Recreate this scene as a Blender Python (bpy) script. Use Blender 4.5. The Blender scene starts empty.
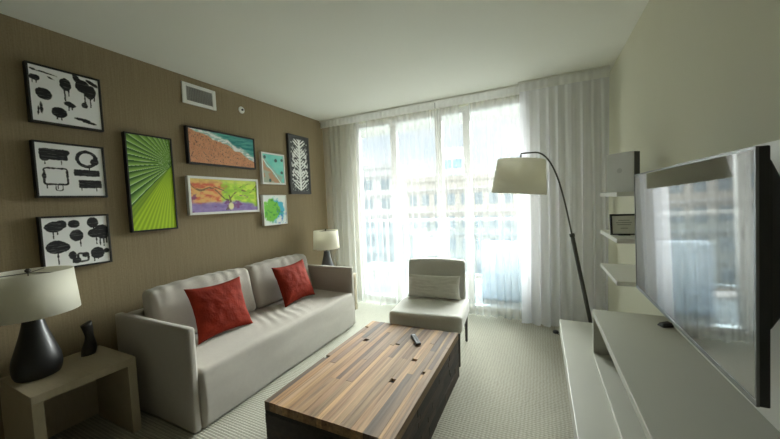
import bpy, bmesh, math, random
import numpy as np
from mathutils import Vector, Matrix, noise as mnoise
random.seed(7)
SC = bpy.context.scene
COL = SC.collection
PI = math.pi
HC = 2.6            # ceiling height
XL, XR = -2.855, 0.633
YB, YC, YW = -4.6, 3.74, 3.95   # back wall, curtain, window wall

# ------------------------------------------------------------------ materials
def newmat(name):
    m = bpy.data.materials.new(name); m.use_nodes = True
    nt = m.node_tree
    return m, nt, nt.nodes['Principled BSDF']

def N(nt, kind, **kw):
    n = nt.nodes.new(kind)
    for k, v in kw.items():
        if k in n.inputs: n.inputs[k].default_value = v
        else: setattr(n, k, v)
    return n

def c4(c): return (c[0], c[1], c[2], 1)

def mat(name, col, rough=.6, metal=0, noise=0, nscale=8, bump=0, bscale=60, sheen=0, stretch=(1, 1, 1), spec=.5, coat=0):
    m, nt, b = newmat(name)
    b.inputs['Base Color'].default_value = c4(col)
    b.inputs['Roughness'].default_value = rough
    b.inputs['Metallic'].default_value = metal
    b.inputs['Specular IOR Level'].default_value = spec
    b.inputs['Sheen Weight'].default_value = sheen
    b.inputs['Coat Weight'].default_value = coat
    tc = N(nt, 'ShaderNodeTexCoord'); mp = N(nt, 'ShaderNodeMapping')
    mp.inputs['Scale'].default_value = stretch
    nt.links.new(tc.outputs['Object'], mp.inputs['Vector'])
    if noise:
        t = N(nt, 'ShaderNodeTexNoise', Scale=nscale, Detail=5.0)
        nt.links.new(mp.outputs[0], t.inputs['Vector'])
        r = N(nt, 'ShaderNodeMapRange'); r.inputs[3].default_value = 1 - noise; r.inputs[4].default_value = 1 + noise
        nt.links.new(t.outputs['Fac'], r.inputs[0])
        mx = N(nt, 'ShaderNodeVectorMath', operation='SCALE')
        mx.inputs[0].default_value = col
        nt.links.new(r.outputs[0], mx.inputs['Scale'])
        nt.links.new(mx.outputs[0], b.inputs['Base Color'])
    if bump:
        t = N(nt, 'ShaderNodeTexNoise', Scale=bscale, Detail=4.0)
        nt.links.new(mp.outputs[0], t.inputs['Vector'])
        bp = N(nt, 'ShaderNodeBump', Strength=bump, Distance=.01)
        nt.links.new(t.outputs['Fac'], bp.inputs['Height'])
        nt.links.new(bp.outputs[0], b.inputs['Normal'])
    return m

def wallpaper():
    m, nt, b = newmat('grasscloth_wallpaper')
    b.inputs['Roughness'].default_value = .85
    tc = N(nt, 'ShaderNodeTexCoord')
    mp = N(nt, 'ShaderNodeMapping'); mp.inputs['Scale'].default_value = (1, 190, 3)
    nt.links.new(tc.outputs['Object'], mp.inputs['Vector'])
    t = N(nt, 'ShaderNodeTexNoise', Scale=1.0, Detail=3.0)
    nt.links.new(mp.outputs[0], t.inputs['Vector'])
    mp2 = N(nt, 'ShaderNodeMapping'); mp2.inputs['Scale'].default_value = (1, 90, 110)
    nt.links.new(tc.outputs['Object'], mp2.inputs['Vector'])
    t2 = N(nt, 'ShaderNodeTexNoise', Scale=1.0, Detail=2.0)
    nt.links.new(mp2.outputs[0], t2.inputs['Vector'])
    ad = N(nt, 'ShaderNodeMath', operation='MULTIPLY_ADD'); ad.inputs[1].default_value = .6
    nt.links.new(t.outputs['Fac'], ad.inputs[0]); 
    ml = N(nt, 'ShaderNodeMath', operation='MULTIPLY'); ml.inputs[1].default_value = .4
    nt.links.new(t2.outputs['Fac'], ml.inputs[0]); nt.links.new(ml.outputs[0], ad.inputs[2])
    r = N(nt, 'ShaderNodeValToRGB')
    r.color_ramp.elements[0].position = .3; r.color_ramp.elements[0].color = c4(WALLP[0])
    r.color_ramp.elements[1].position = .7; r.color_ramp.elements[1].color = c4(WALLP[1])
    nt.links.new(ad.outputs[0], r.inputs[0]); nt.links.new(r.outputs[0], b.inputs['Base Color'])
    bp = N(nt, 'ShaderNodeBump', Strength=.25, Distance=.004)
    nt.links.new(ad.outputs[0], bp.inputs['Height']); nt.links.new(bp.outputs[0], b.inputs['Normal'])
    return m

def carpet():
    m, nt, b = newmat('ribbed_carpet')
    b.inputs['Roughness'].default_value = .95; b.inputs['Specular IOR Level'].default_value = .1
    tc = N(nt, 'ShaderNodeTexCoord')
    w = N(nt, 'ShaderNodeTexWave', wave_type='BANDS', bands_direction='Y', Scale=17.0, Distortion=2.2, Detail=1.0)
    w.inputs['Detail Scale'].default_value = 6.0
    nt.links.new(tc.outputs['Object'], w.inputs['Vector'])
    w2 = N(nt, 'ShaderNodeTexWave', wave_type='BANDS', bands_direction='X', Scale=14.0, Distortion=3.0)
    nt.links.new(tc.outputs['Object'], w2.inputs['Vector'])
    n = N(nt, 'ShaderNodeTexNoise', Scale=120.0, Detail=3.0)
    nt.links.new(tc.outputs['Object'], n.inputs['Vector'])
    a = N(nt, 'ShaderNodeMath', operation='MULTIPLY_ADD'); a.inputs[1].default_value = .5
    nt.links.new(w.outputs['Fac'], a.inputs[0])
    a2 = N(nt, 'ShaderNodeMath', operation='MULTIPLY_ADD'); a2.inputs[1].default_value = .25
    nt.links.new(w2.outputs['Fac'], a2.inputs[0]); nt.links.new(a2.outputs[0], a.inputs[2])
    a3 = N(nt, 'ShaderNodeMath', operation='MULTIPLY'); a3.inputs[1].default_value = .35
    nt.links.new(n.outputs['Fac'], a3.inputs[0]); nt.links.new(a3.outputs[0], a2.inputs[2])
    r = N(nt, 'ShaderNodeValToRGB')
    r.color_ramp.elements[0].position = .2; r.color_ramp.elements[0].color = c4(CARP[0])
    r.color_ramp.elements[1].position = .8; r.color_ramp.elements[1].color = c4(CARP[1])
    nt.links.new(a.outputs[0], r.inputs[0]); nt.links.new(r.outputs[0], b.inputs['Base Color'])
    bp = N(nt, 'ShaderNodeBump', Strength=.6, Distance=.008)
    nt.links.new(a.outputs[0], bp.inputs['Height']); nt.links.new(bp.outputs[0], b.inputs['Normal'])
    return m

def attrmat(name, rough=.6, grain=None, bump=0, coat=0, sat=1):
    """colour from the mesh's own 'Col' attribute (paint, print or planks)"""
    m, nt, b = newmat(name)
    b.inputs['Roughness'].default_value = rough
    b.inputs['Coat Weight'].default_value = coat
    a = N(nt, 'ShaderNodeAttribute', attribute_name='Col')
    out = a.outputs['Color']
    if grain:
        tc = N(nt, 'ShaderNodeTexCoord'); mp = N(nt, 'ShaderNodeMapping'); mp.inputs['Scale'].default_value = grain
        nt.links.new(tc.outputs['Object'], mp.inputs['Vector'])
        t = N(nt, 'ShaderNodeTexNoise', Scale=1.0, Detail=6.0, Distortion=.6)
        nt.links.new(mp.outputs[0], t.inputs['Vector'])
        r = N(nt, 'ShaderNodeMapRange'); r.inputs[1].default_value = .25; r.inputs[2].default_value = .75
        r.inputs[3].default_value = .5; r.inputs[4].default_value = 1.4
        nt.links.new(t.outputs['Fac'], r.inputs[0])
        mx = N(nt, 'ShaderNodeVectorMath', operation='SCALE')
        nt.links.new(out, mx.inputs[0]); nt.links.new(r.outputs[0], mx.inputs['Scale'])
        out = mx.outputs[0]
        bp = N(nt, 'ShaderNodeBump', Strength=.4, Distance=.003)
        nt.links.new(t.outputs['Fac'], bp.inputs['Height']); nt.links.new(bp.outputs[0], b.inputs['Normal'])
    nt.links.new(out, b.inputs['Base Color'])
    return m

def sheer(name, col, clear, back=.42):
    m, nt, b = newmat(name); nt.nodes.remove(b)
    out = nt.nodes['Material Output']
    tr = N(nt, 'ShaderNodeBsdfTransparent')
    tl = N(nt, 'ShaderNodeBsdfTranslucent', Color=c4(col)); df = N(nt, 'ShaderNodeBsdfDiffuse', Color=c4(col))
    m1 = N(nt, 'ShaderNodeMixShader', Fac=back); nt.links.new(tl.outputs[0], m1.inputs[1]); nt.links.new(df.outputs[0], m1.inputs[2])
    tc = N(nt, 'ShaderNodeTexCoord'); mp = N(nt, 'ShaderNodeMapping'); mp.inputs['Scale'].default_value = (5, 1, .2)
    nt.links.new(tc.outputs['Object'], mp.inputs['Vector'])
    t = N(nt, 'ShaderNodeTexNoise', Scale=1.0, Detail=3.0); nt.links.new(mp.outputs[0], t.inputs['Vector'])
    r = N(nt, 'ShaderNodeMapRange'); r.inputs[3].default_value = 1 - clear - .07; r.inputs[4].default_value = 1 - clear + .07
    nt.links.new(t.outputs['Fac'], r.inputs[0])
    m2 = N(nt, 'ShaderNodeMixShader'); nt.links.new(r.outputs[0], m2.inputs[0])
    nt.links.new(tr.outputs[0], m2.inputs[1]); nt.links.new(m1.outputs[0], m2.inputs[2])
    nt.links.new(m2.outputs[0], out.inputs['Surface'])
    return m

def glass(name, tint=(1, 1, 1), refl=.08):
    m, nt, b = newmat(name); nt.nodes.remove(b)
    out = nt.nodes['Material Output']
    tr = N(nt, 'ShaderNodeBsdfTransparent', Color=c4(tint)); gl = N(nt, 'ShaderNodeBsdfGlossy', Roughness=.02)
    fr = N(nt, 'ShaderNodeFresnel', IOR=1.45)
    mx = N(nt, 'ShaderNodeMixShader'); nt.links.new(fr.outputs[0], mx.inputs[0])
    nt.links.new(tr.outputs[0], mx.inputs[1]); nt.links.new(gl.outputs[0], mx.inputs[2])
    nt.links.new(mx.outputs[0], out.inputs['Surface'])
    return m

WALLP = ((.235, .18, .10), (.32, .25, .15))
CARP = ((.30, .29, .24), (.47, .45, .375))
M = {
 'wall': mat('beige_wall_paint', (.64, .63, .50), .8, noise=.03, nscale=3, bump=.05, bscale=200),
 'rearwall': mat('dark_unseen_rear_wall', (.07, .05, .04), .6, noise=.2, nscale=6, stretch=(8, 8, 1)),  # unseen rear wall, made dark to cut light bounced back into the room
 'ceil': mat('white_ceiling_paint', (.86, .87, .80), .9, noise=.02, nscale=2),
 'wallp': wallpaper(), 'carpet': carpet(),
 'white': mat('white_painted_metal', (.82, .82, .78), .4),
 'frameal': mat('white_window_aluminium', (.85, .85, .83), .35),
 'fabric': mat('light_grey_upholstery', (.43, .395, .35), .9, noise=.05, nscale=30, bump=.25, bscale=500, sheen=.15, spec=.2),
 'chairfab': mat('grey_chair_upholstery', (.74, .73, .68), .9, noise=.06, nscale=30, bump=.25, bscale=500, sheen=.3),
 'lumbar': mat('woven_grey_cushion_cloth', (.74, .73, .66), .9, noise=.06, nscale=60, bump=.4, bscale=200, sheen=.3),
 'red': mat('red_velvet', (.21, .019, .007), .8, noise=.4, nscale=14, bump=.3, bscale=60, sheen=0, spec=.15),
 'lamin': mat('white_laminate', (.52, .52, .46), .45, noise=.03, nscale=5),
 'sidetab': mat('pale_oak_laminate', (.40, .34, .24), .5, noise=.12, nscale=12, stretch=(1, 6, 1)),
 'ceramic': mat('black_glazed_ceramic', (.012, .012, .013), .42, coat=.15),
 'greycer': mat('charcoal_glazed_ceramic', (.06, .06, .065), .3, coat=.3),
 'black': mat('black_frame_wood', (.015, .014, .013), .45),
 'dark': mat('dark_stained_leg_wood', (.03, .024, .02), .5),
 'plastic': mat('black_matte_plastic', (.02, .02, .021), .5),
 'grey': mat('light_grey_card', (.78, .81, .84), .6, noise=.04, nscale=20),
 'darkgrey': mat('dark_grey_card', (.09, .095, .10), .6),
 'metal': mat('dark_bronze_metal', (.10, .10, .095), .38, metal=.8),
 'brass': mat('aged_metal', (.08, .07, .06), .4, metal=.7),
 'bronze': mat('dark_carved_bronze', (.02, .017, .014), .45, bump=.5, bscale=40),
 'keys': mat('grey_rubber_keys', (.30, .30, .30), .6),
 'vent_dark': mat('dark_duct_interior', (.05, .05, .05), .9),
 'slat': mat('grey_vent_slat', (.55, .55, .53), .5),
 'photo': mat('pale_certificate_paper', (.85, .86, .80), .5),
 'sheer': sheer('white_sheer_voile', (.80, .80, .79), .69, .84),
 'sheerw': sheer('grey_sheer_voile', (.84, .84, .89), .18),
 'sheerd': sheer('dense_white_voile', (.88, .88, .86), .10),
 'glass': glass('clear_window_glass', (.97, .99, .98)),
 'railglass': glass('pale_blue_rail_glass', (.80, .90, .95)),
 'paving': mat('grey_paving', (.22, .225, .23), .8, noise=.1, nscale=3),
 'concrete': mat('pale_balcony_concrete', (.70, .70, .66), .8, noise=.05, nscale=3),
 'stucco': mat('cream_building_stucco', (.66, .62, .54), .9, noise=.03, nscale=1),
 'stucco2': mat('white_building_stucco', (.72, .73, .72), .9),
 'towerglass': mat('blue_tower_glass', (.22, .38, .50), .3),
 'wingl': mat('grey_blue_window_glass', (.22, .32, .38), .3),
 'patio': mat('pale_blue_outdoor_cushion', (.30, .38, .48), .9),
 'outwhite': mat('white_outdoor_metal', (.45, .45, .45), .4),
 'paint': attrmat('printed_canvas', .75), 
 'planks': attrmat('reclaimed_wood_planks', .7, grain=(60, 2.2, 60)),
 'sideplanks': attrmat('dark_reclaimed_wood_blocks', .65, grain=(30, 8, 30)),
}
# lamp shade: linen that lets some light through
def shade_mat():
    m, nt, b = newmat('cream_linen_shade'); out = nt.nodes['Material Output']
    b.inputs['Base Color'].default_value = (.88, .86, .76, 1); b.inputs['Roughness'].default_value = .9
    tl = N(nt, 'ShaderNodeBsdfTranslucent', Color=(.88, .86, .76, 1))
    mx = N(nt, 'ShaderNodeMixShader', Fac=.45)
    nt.links.new(b.outputs[0], mx.inputs[1]); nt.links.new(tl.outputs[0], mx.inputs[2]); nt.links.new(mx.outputs[0], out.inputs['Surface'])
    return m
M['shade'] = shade_mat()
def screen_mat():
    m, nt, b = newmat('glossy_dark_screen')
    b.inputs['Base Color'].default_value = (.012, .013, .015, 1); b.inputs['Roughness'].default_value = .03
    b.inputs['IOR'].default_value = 1.75; b.inputs['Coat Weight'].default_value = .6; b.inputs['Coat Roughness'].default_value = .05
    return m
M['screen'] = screen_mat()

# ------------------------------------------------------------------ mesh helpers
def link(name, bm, m, parent=None, smooth=False, bevel=0, seg=2, mats=None, sub=0):
    me = bpy.data.meshes.new(name); bmesh.ops.recalc_face_normals(bm, faces=bm.faces[:]) if not getattr(bm, '_keep', False) else None
    bm.to_mesh(me); bm.free()
    me.materials.append(m)
    if smooth:
        for p in me.polygons: p.use_smooth = True
    o = bpy.data.objects.new(name, me); COL.objects.link(o)
    if parent: o.parent = parent
    if bevel:
        b = o.modifiers.new('Bevel', 'BEVEL'); b.width = bevel; b.segments = seg; b.limit_method = 'ANGLE'; b.angle_limit = math.radians(40)
        b.harden_normals = False
    if sub:
        s = o.modifiers.new('Sub', 'SUBSURF'); s.levels = sub; s.render_levels = sub
    return o

def box(bm, lo, hi, mtx=None):
    vs = [bm.verts.new((x, y, z)) for z in (lo[2], hi[2]) for y in (lo[1], hi[1]) for x in (lo[0], hi[0])]
    if mtx:
        for v in vs: v.co = mtx @ v.co
    q = [(0, 2, 3, 1), (4, 5, 7, 6), (0, 1, 5, 4), (2, 6, 7, 3), (0, 4, 6, 2), (1, 3, 7, 5)]
    return [bm.faces.new([vs[i] for i in f]) for f in q]

def bx(*boxes, mtx=None):
    bm = bmesh.new()
    for lo, hi in boxes: box(bm, lo, hi, mtx)
    return bm

def lathe(bm, prof, n=40, c=(0, 0), closed=True):
    rings = []
    for r, z in prof:
        rings.append([bm.verts.new((c[0] + r * math.cos(2 * PI * i / n), c[1] + r * math.sin(2 * PI * i / n), z)) for i in range(n)])
    for a, b in zip(rings, rings[1:]):
        for i in range(n): bm.faces.new((a[i], a[(i + 1) % n], b[(i + 1) % n], b[i]))
    if closed:
        bm.faces.new(rings[0][::-1]); bm.faces.new(rings[-1])
    return bm

def tube(bm, pts, rad, n=12, cap=True):
    pts = [Vector(p) for p in pts]
    rings = []; prev = None
    for i, p in enumerate(pts):
        d = (pts[min(i + 1, len(pts) - 1)] - pts[max(i - 1, 0)]).normalized()
        if prev is None:
            a = d.orthogonal().normalized()
        else:
            a = (prev - d * prev.dot(d)).normalized()
        prev = a; b = d.cross(a)
        r = rad[i] if hasattr(rad, '__len__') else rad
        rings.append([bm.verts.new(p + (a * math.cos(2 * PI * k / n) + b * math.sin(2 * PI * k / n)) * r) for k in range(n)])
    for a, b in zip(rings, rings[1:]):
        for k in range(n): bm.faces.new((a[k], a[(k + 1) % n], b[(k + 1) % n], b[k]))
    if cap:
        bm.faces.new(rings[0][::-1]); bm.faces.new(rings[-1])
    return bm

def bez(p0, p1, p2, p3, n=16):
    p0, p1, p2, p3 = map(Vector, (p0, p1, p2, p3))
    return [p0 * (1 - t) ** 3 + 3 * p1 * t * (1 - t) ** 2 + 3 * p2 * t * t * (1 - t) + p3 * t ** 3 for t in [i / n for i in range(n + 1)]]

def thing(name, label, cat, loc=(0, 0, 0), rz=0, group=None):
    o = bpy.data.objects.new(name, None); COL.objects.link(o); o.empty_display_size = .1
    o.location = loc; o.rotation_euler = (0, 0, rz)
    o['label'] = label; o['category'] = cat
    if group: o['group'] = group
    return o

def tag(o, label, cat, group=None, kind=None):
    o['label'] = label; o['category'] = cat
    if group: o['group'] = group
    if kind: o['kind'] = kind
    return o

def struct(o, label=None):
    o['kind'] = 'structure'
    return o

# ------------------------------------------------------------------ the room
struct(link('floor', bx(((XL, YB, -.1), (XR, YW + .12, 0))), M['carpet']))
struct(link('ceiling', bx(((XL - .1, YB - .1, HC), (XR + .1, YW + .12, HC + .1))), M['ceil']))
struct(link('wall_left', bx(((XL - .1, YB, 0), (XL, YW + .12, HC))), M['wallp']))
struct(link('wall_right', bx(((XR, YB, 0), (XR + .1, YW + .12, HC))), M['wall']))
struct(link('wall_rear', bx(((XL, YB - .1, 0), (XR, YB, HC))), M['rearwall']))
WX0, WX1, WZ = -2.42, -.12, 2.54
struct(link('wall_window', bx(((XL, YW, 0), (WX0, YW + .12, HC)), ((WX1, YW, 0), (XR, YW + .12, HC)), ((WX0, YW, WZ), (WX1, YW + .12, HC))), M['wall']))
struct(link('baseboard_left', bx(((XL, YB, 0), (XL + .014, YW, .09))), M['white'], bevel=.003))
struct(link('baseboard_right', bx(((XR - .014, YB, 0), (XR, YW, .09))), M['white'], bevel=.003))
# the sliding window: frame, posts, panes
w = bpy.data.objects.new('window_1', None); COL.objects.link(w); w.location = (WX0, YW, 0); w['kind'] = 'structure'
WW = WX1 - WX0
link('window_frame', bx(((0, .02, 0), (WW, .11, .05)), ((0, .02, WZ - .06), (WW, .11, WZ)), ((0, .02, .05), (.05, .11, WZ - .06)), ((WW - .05, .02, .05), (WW, .11, WZ - .06))), M['frameal'], w, bevel=.004)
posts = (0.60, 1.24, 1.60)
for px in posts:
    link('window_post', bx(((px - .045, .03, .05), (px + .045, .10, WZ - .06))), M['frameal'], w, bevel=.004)
e = [.05] + list(posts) + [WW - .05]
for a, b in zip(e, e[1:]):
    link('window_pane', bx(((a + .045 * (a != .05), .06, .05), (b - .045 * (b != WW - .05), .068, WZ - .06))), M['glass'], w)
# header track for the curtains
struct(link('trim_1', bx(((XL, YC - .02, HC - .02), (-.2, YC + .03, HC)), ((-.2, YC - .09, HC - .02), (XR - .03, YC - .04, HC))), M['white'], bevel=.003))

# ------------------------------------------------------------------ curtains
def curtain(x0, x1, y, z0, z1, folds, amp, seed, m, name, label, lean=0):
    bm = bmesh.new()
    rnd = random.Random(seed)
    ph = [rnd.uniform(0, 6.28) for _ in range(6)]
    nx = int((x1 - x0) * 170); nz = 26
    rows = []
    for j in range(nz + 1):
        v = j / nz; z = z1 + (z0 - z1) * v
        row = []
        for i in range(nx + 1):
            u = i / nx; L = x1 - x0
            k = folds * 2 * PI * u
            a = amp * (.30 + .70 * min(1, v * 2.2)) 
            s = math.sin(k + ph[0] + 1.1 * math.sin(k * .23 + ph[1]) + .35 * math.sin(v * 3 + ph[2] + u * 9))
            s2 = math.sin(2.31 * k + ph[3] + .5 * math.sin(v * 2.2 + u * 14)) * .2
            s3 = math.sin(.41 * k + ph[4]) * .5 * v
            x = x0 + L * u + .35 * a * math.cos(k * 1.0 + ph[5]) * v + lean * v * (u - .5)
            yy = y + a * (s + s2 + s3) * .62
            row.append(bm.verts.new((min(x, XR - .004), yy, z + (.006 * math.sin(k * .7) if j == nz else 0))))
        rows.append(row)
    for a, b in zip(rows, rows[1:]):
        for i in range(nx): bm.faces.new((a[i], a[i + 1], b[i + 1], b[i]))
    t = thing(name, label, 'curtain', (0, 0, 0), 0, None)
    # put empty at base
    base = Vector(((x0 + x1) / 2, y, 0)); t.location = base
    for v in bm.verts: v.co -= base
    o = link('sheer_panel', bm, m, t, smooth=True)
    # gathered heading tape along the top
    bm = bmesh.new(); nx2 = int((x1 - x0) * 120); rows = []
    for z in (z1, z1 - .04, z1 - .085):
        rows.append([bm.verts.new((x0 + (x1 - x0) * i / nx2 - base.x, (amp * .08) * math.sin(folds * 2 * PI * i / nx2 * 1.4 + ph[0]) - .028, z)) for i in range(nx2 + 1)])
    for a, b in zip(rows, rows[1:]):
        for i in range(nx2): bm.faces.new((a[i], a[i + 1], b[i + 1], b[i]))
    link('heading_tape', bm, M['sheerd'], t, smooth=True)
    return t
curtain(XL + .02, -1.135, YC, .012, HC - .025, 19, .05, 3, M['sheer'], 'sheer_curtain', 'white sheer curtain across the left half of the window, beside the table lamp')
curtain(-1.125, -.10, YC, .012, HC - .025, 13, .045, 5, M['sheer'], 'sheer_curtain', 'white sheer curtain hanging behind the arc lamp shade')
curtain(-.19, XR - .035, YC - .075, .012, HC - .025, 8, .045, 9, M['sheerw'], 'sheer_curtain', 'greyish sheer curtain gathered in front of the wall beside the floating shelves')

# ------------------------------------------------------------------ art on the left wall
H0 = 1.396
_perm = None
def vnoise(x, y, seed=0):
    """smooth value noise on numpy arrays"""
    xi = np.floor(x).astype(np.int64); yi = np.floor(y).astype(np.int64)
    xf = x - xi; yf = y - yi
    def h(a, b):
        n = (a * 374761393 + b * 668265263 + seed * 974634777) & 0xffffffff
        n = ((n ^ (n >> 13)) * 1274126177) & 0xffffffff
        return ((n ^ (n >> 16)) & 0xffff) / 65535.
    u = xf * xf * (3 - 2 * xf); v = yf * yf * (3 - 2 * yf)
    return (h(xi, yi) * (1 - u) + h(xi + 1, yi) * u) * (1 - v) + (h(xi, yi + 1) * (1 - u) + h(xi + 1, yi + 1) * u) * v
def fbm(x, y, seed=0, o=4):
    s = 0; a = .5
    for k in range(o): s = s + a * vnoise(x * 2 ** k, y * 2 ** k, seed + k); a *= .5
    return s / (1 - .5 ** o)
def srgb(r, g, b):
    return np.array([((c / 255 + .055) / 1.055) ** 2.4 if c > 10 else c / 3294 for c in (r, g, b)])
def mixc(a, b, t): return a + (b - a) * t[..., None]
def sm(a, b, x):
    t = np.clip((x - a) / (b - a), 0, 1); return t * t * (3 - 2 * t)
def full(c, U): return np.broadcast_to(c, U.shape + (3,)).copy()

def ink(shapes, asp, bg=(226, 226, 222)):
    def f(U, V):
        # u right, v DOWN, both 0..1
        wob = (fbm(U * 26 * asp, V * 26, 5) - .5) * .022
        k = np.zeros_like(U)
        for s in shapes:
            if s[0] == 'e':      # ellipse u v ru rv angle
                _, cu, cv, ru, rv, an = s
                du = (U - cu) * asp; dv = V - cv
                c, n_ = math.cos(an), math.sin(an)
                a = (du * c + dv * n_) / (ru * asp); b = (-du * n_ + dv * c) / rv
                d = (np.sqrt(a * a + b * b) - 1) * min(ru * asp, rv)
            elif s[0] == 'E':    # elliptical ring
                _, cu, cv, ru, rv, th = s
                d = np.abs(np.hypot((U - cu) / ru, (V - cv) / rv) - 1) * min(ru, rv) - th
            elif s[0] == 'd':    # drip u v0 v1 w
                _, cu, v0, v1, wd = s
                d = np.maximum(np.abs(U - cu) * asp - wd * (1 - .3 * (V - v0) / (v1 - v0)), np.maximum(v0 - V, V - v1)) 
            elif s[0] == 'r':    # rounded bar u0 v0 u1 v1
                _, u0, v0, u1, v1 = s
                qx = np.abs(U - (u0 + u1) / 2) * asp - (u1 - u0) / 2 * asp + .02; qy = np.abs(V - (v0 + v1) / 2) - (v1 - v0) / 2 + .02
                d = np.hypot(np.maximum(qx, 0), np.maximum(qy, 0)) + np.minimum(np.maximum(qx, qy), 0) - .02
            elif s[0] == 'o':    # ring of a rounded bar
                _, u0, v0, u1, v1, t = s
                qx = np.abs(U - (u0 + u1) / 2) * asp - (u1 - u0) / 2 * asp + .04; qy = np.abs(V - (v0 + v1) / 2) - (v1 - v0) / 2 + .04
                d = np.abs(np.hypot(np.maximum(qx, 0), np.maximum(qy, 0)) + np.minimum(np.maximum(qx, qy), 0) - .04) - t
            k = np.maximum(k, sm(.006, -.004, d + wob))
        dry = sm(.60, .70, fbm(U * 8 * asp, V * 60, 11)) * .25
        return mixc(full(srgb(*bg), U), full(srgb(22, 22, 24), U), k * (1 - dry * .3))
    return f

spots = ink([('e', .25, .10, .15, .012, .12), ('e', .06, .08, .05, .02, .2), ('e', .07, .22, .075, .05, 0), ('d', .04, .22, .33, .012), ('d', .09, .22, .32, .010), ('e', .28, .17, .045, .016, .4),
             ('e', .175, .49, .115, .105, .3), ('e', .49, .23, .085, .115, 0), ('d', .47, .28, .55, .016), ('d', .53, .28, .44, .010), ('e', .53, .60, .085, .05, .2), ('d', .51, .58, .72, .010), ('d', .56, .58, .70, .010),
             ('e', .67, .08, .05, .10, -.5), ('e', .75, .19, .11, .13, .3), ('e', .86, .28, .09, .14, .2), ('e', .80, .24, .09, .10, .3), ('e', .90, .09, .11, .035, .4), ('d', .77, .25, .58, .015), ('e', .755, .56, .05, .055, 0), ('d', .855, .3, .58, .013), ('d', .92, .3, .44, .012),
             ('e', .085, .81, .012, .07, .1), ('e', .125, .75, .020, .10, 0), ('e', .365, .79, .11, .10, .05), ('d', .39, .8, .93, .012), ('d', .33, .8, .92, .009), ('e', .70, .86, .12, .028, .1), ('e', .80, .90, .11, .026, .15)], 1.02)
bubbles = ink([('r', .05, .10, .45, .31), ('e', .12, .28, .07, .06, 0), ('d', .12, .3, .40, .008), ('d', .35, .28, .40, .008), ('e', .43, .16, .05, .06, .3),
               ('E', .74, .25, .15, .15, .030), ('e', .86, .30, .07, .07, .3), ('d', .77, .36, .50, .012), ('e', .88, .22, .04, .05, 0),
               ('o', .09, .47, .42, .78, .016), ('d', .12, .76, .86, .010), ('d', .27, .78, .88, .008), ('e', .09, .62, .03, .07, 0), ('o', .24, .77, .34, .90, .008),
               ('r', .52, .47, .93, .60), ('r', .58, .68, .95, .84), ('d', .62, .8, .90, .010), ('d', .86, .8, .92, .008)], 1.0)
blots = ink([('e', .17, .18, 0.137, 0.106, 0), ('e', .27, .14, 0.084, 0.088, 0), ('d', .15, .2, .42, .014), ('d', .21, .2, .34, .012), ('e', .46, .14, 0.089, 0.081, 0), ('e', .76, .13, 0.095, 0.112, 0), ('d', .77, .18, .28, .014),
             ('e', .49, .38, 0.105, 0.119, 0), ('d', .54, .42, .62, .012), ('e', .90, .30, 0.126, 0.112, .2), ('e', .80, .36, 0.137, 0.100, .0), ('e', .92, .40, 0.105, 0.100, 0), ('d', .80, .38, .60, .014), ('d', .86, .38, .64, .014), ('d', .92, .38, .66, .014), ('d', .97, .38, .60, .014),
             ('e', .18, .58, 0.158, 0.131, 0), ('e', .28, .60, 0.095, 0.088, 0), ('d', .19, .65, .93, .013), ('e', .40, .78, 0.058, 0.088, 0), ('d', .40, .82, .94, .014),
             ('o', .48, .76, .64, .93, .018), ('e', .46, .90, 0.063, 0.062, 0), ('e', .60, .80, 0.053, 0.050, 0), ('e', .80, .79, 0.116, 0.125, 0), ('d', .74, .82, .96, .014), ('d', .80, .82, .93, .014), ('e', .95, .76, 0.053, 0.050, 0)], 1.0)

def palm(U, V):
    du = (1.02 - U) * .345; dv = (V - .28) * .776
    an = np.arctan2(dv, du)
    an2 = an + .06 * (.345 - du)
    up = sm(.86, .78, an)                       # the near, folded half of the leaf
    k = an2 * 7.4 + .2; fr = k - np.floor(k)
    pl = mixc(full(srgb(46, 88, 28), U), full(srgb(138, 180, 84), U), sm(.05, .95, fr))
    pl = mixc(pl, full(srgb(206, 224, 180), U), (sm(.88, .95, fr) * sm(1.0, .97, fr)) * .9)
    pl = mixc(pl, full(srgb(120, 160, 60), U), sm(-.2, -.9, an) * .3)
    k2 = an2 * 17; fr2 = k2 - np.floor(k2)
    lo = mixc(full(srgb(136, 172, 24), U), full(srgb(176, 204, 40), U), sm(0, 1, np.abs(fr2 - .5) * 2))
    lo = mixc(lo, full(srgb(110, 152, 40), U), sm(.6, .3, V) * .5)
    lo = mixc(lo, full(srgb(84, 122, 36), U), sm(.10, 0, np.abs(an - .88)) * .6)
    c = mixc(lo, pl, up)
    return mixc(c, full(srgb(70, 110, 40), U), sm(.05, .01, np.hypot(du, dv)) * .6)
def beach(U, V):
    d = V - (U * .80 + .06) + .30 * U * (1 - U)          # shoreline
    wob = (fbm(U * 9, V * 4, 2) - .5) * .16
    d = d + wob + .06
    sand = mixc(full(srgb(204, 148, 112), U), full(srgb(182, 122, 86), U), fbm(U * 30, V * 12, 4))
    dots = (vnoise(U * 95, V * 40, 8) > .80)
    sand = mixc(sand, full(srgb(70, 62, 66), U), dots * .75)
    sea = mixc(full(srgb(36, 120, 122), U), full(srgb(92, 168, 156), U), sm(.25, .75, fbm(U * 7 + V * 3, V * 14, 6)))
    sea = mixc(sea, full(srgb(26, 96, 108), U), sm(-.3, -.9, d) * .6)
    foam = sm(-.22, -.10, d) * sm(.03, -.02, d)
    c = mixc(sea, sand, sm(-.02, .02, d))
    return mixc(c, full(srgb(228, 232, 222), U), foam * (.35 + .65 * sm(.35, .6, fbm(U * 18, V * 22, 9))))
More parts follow.
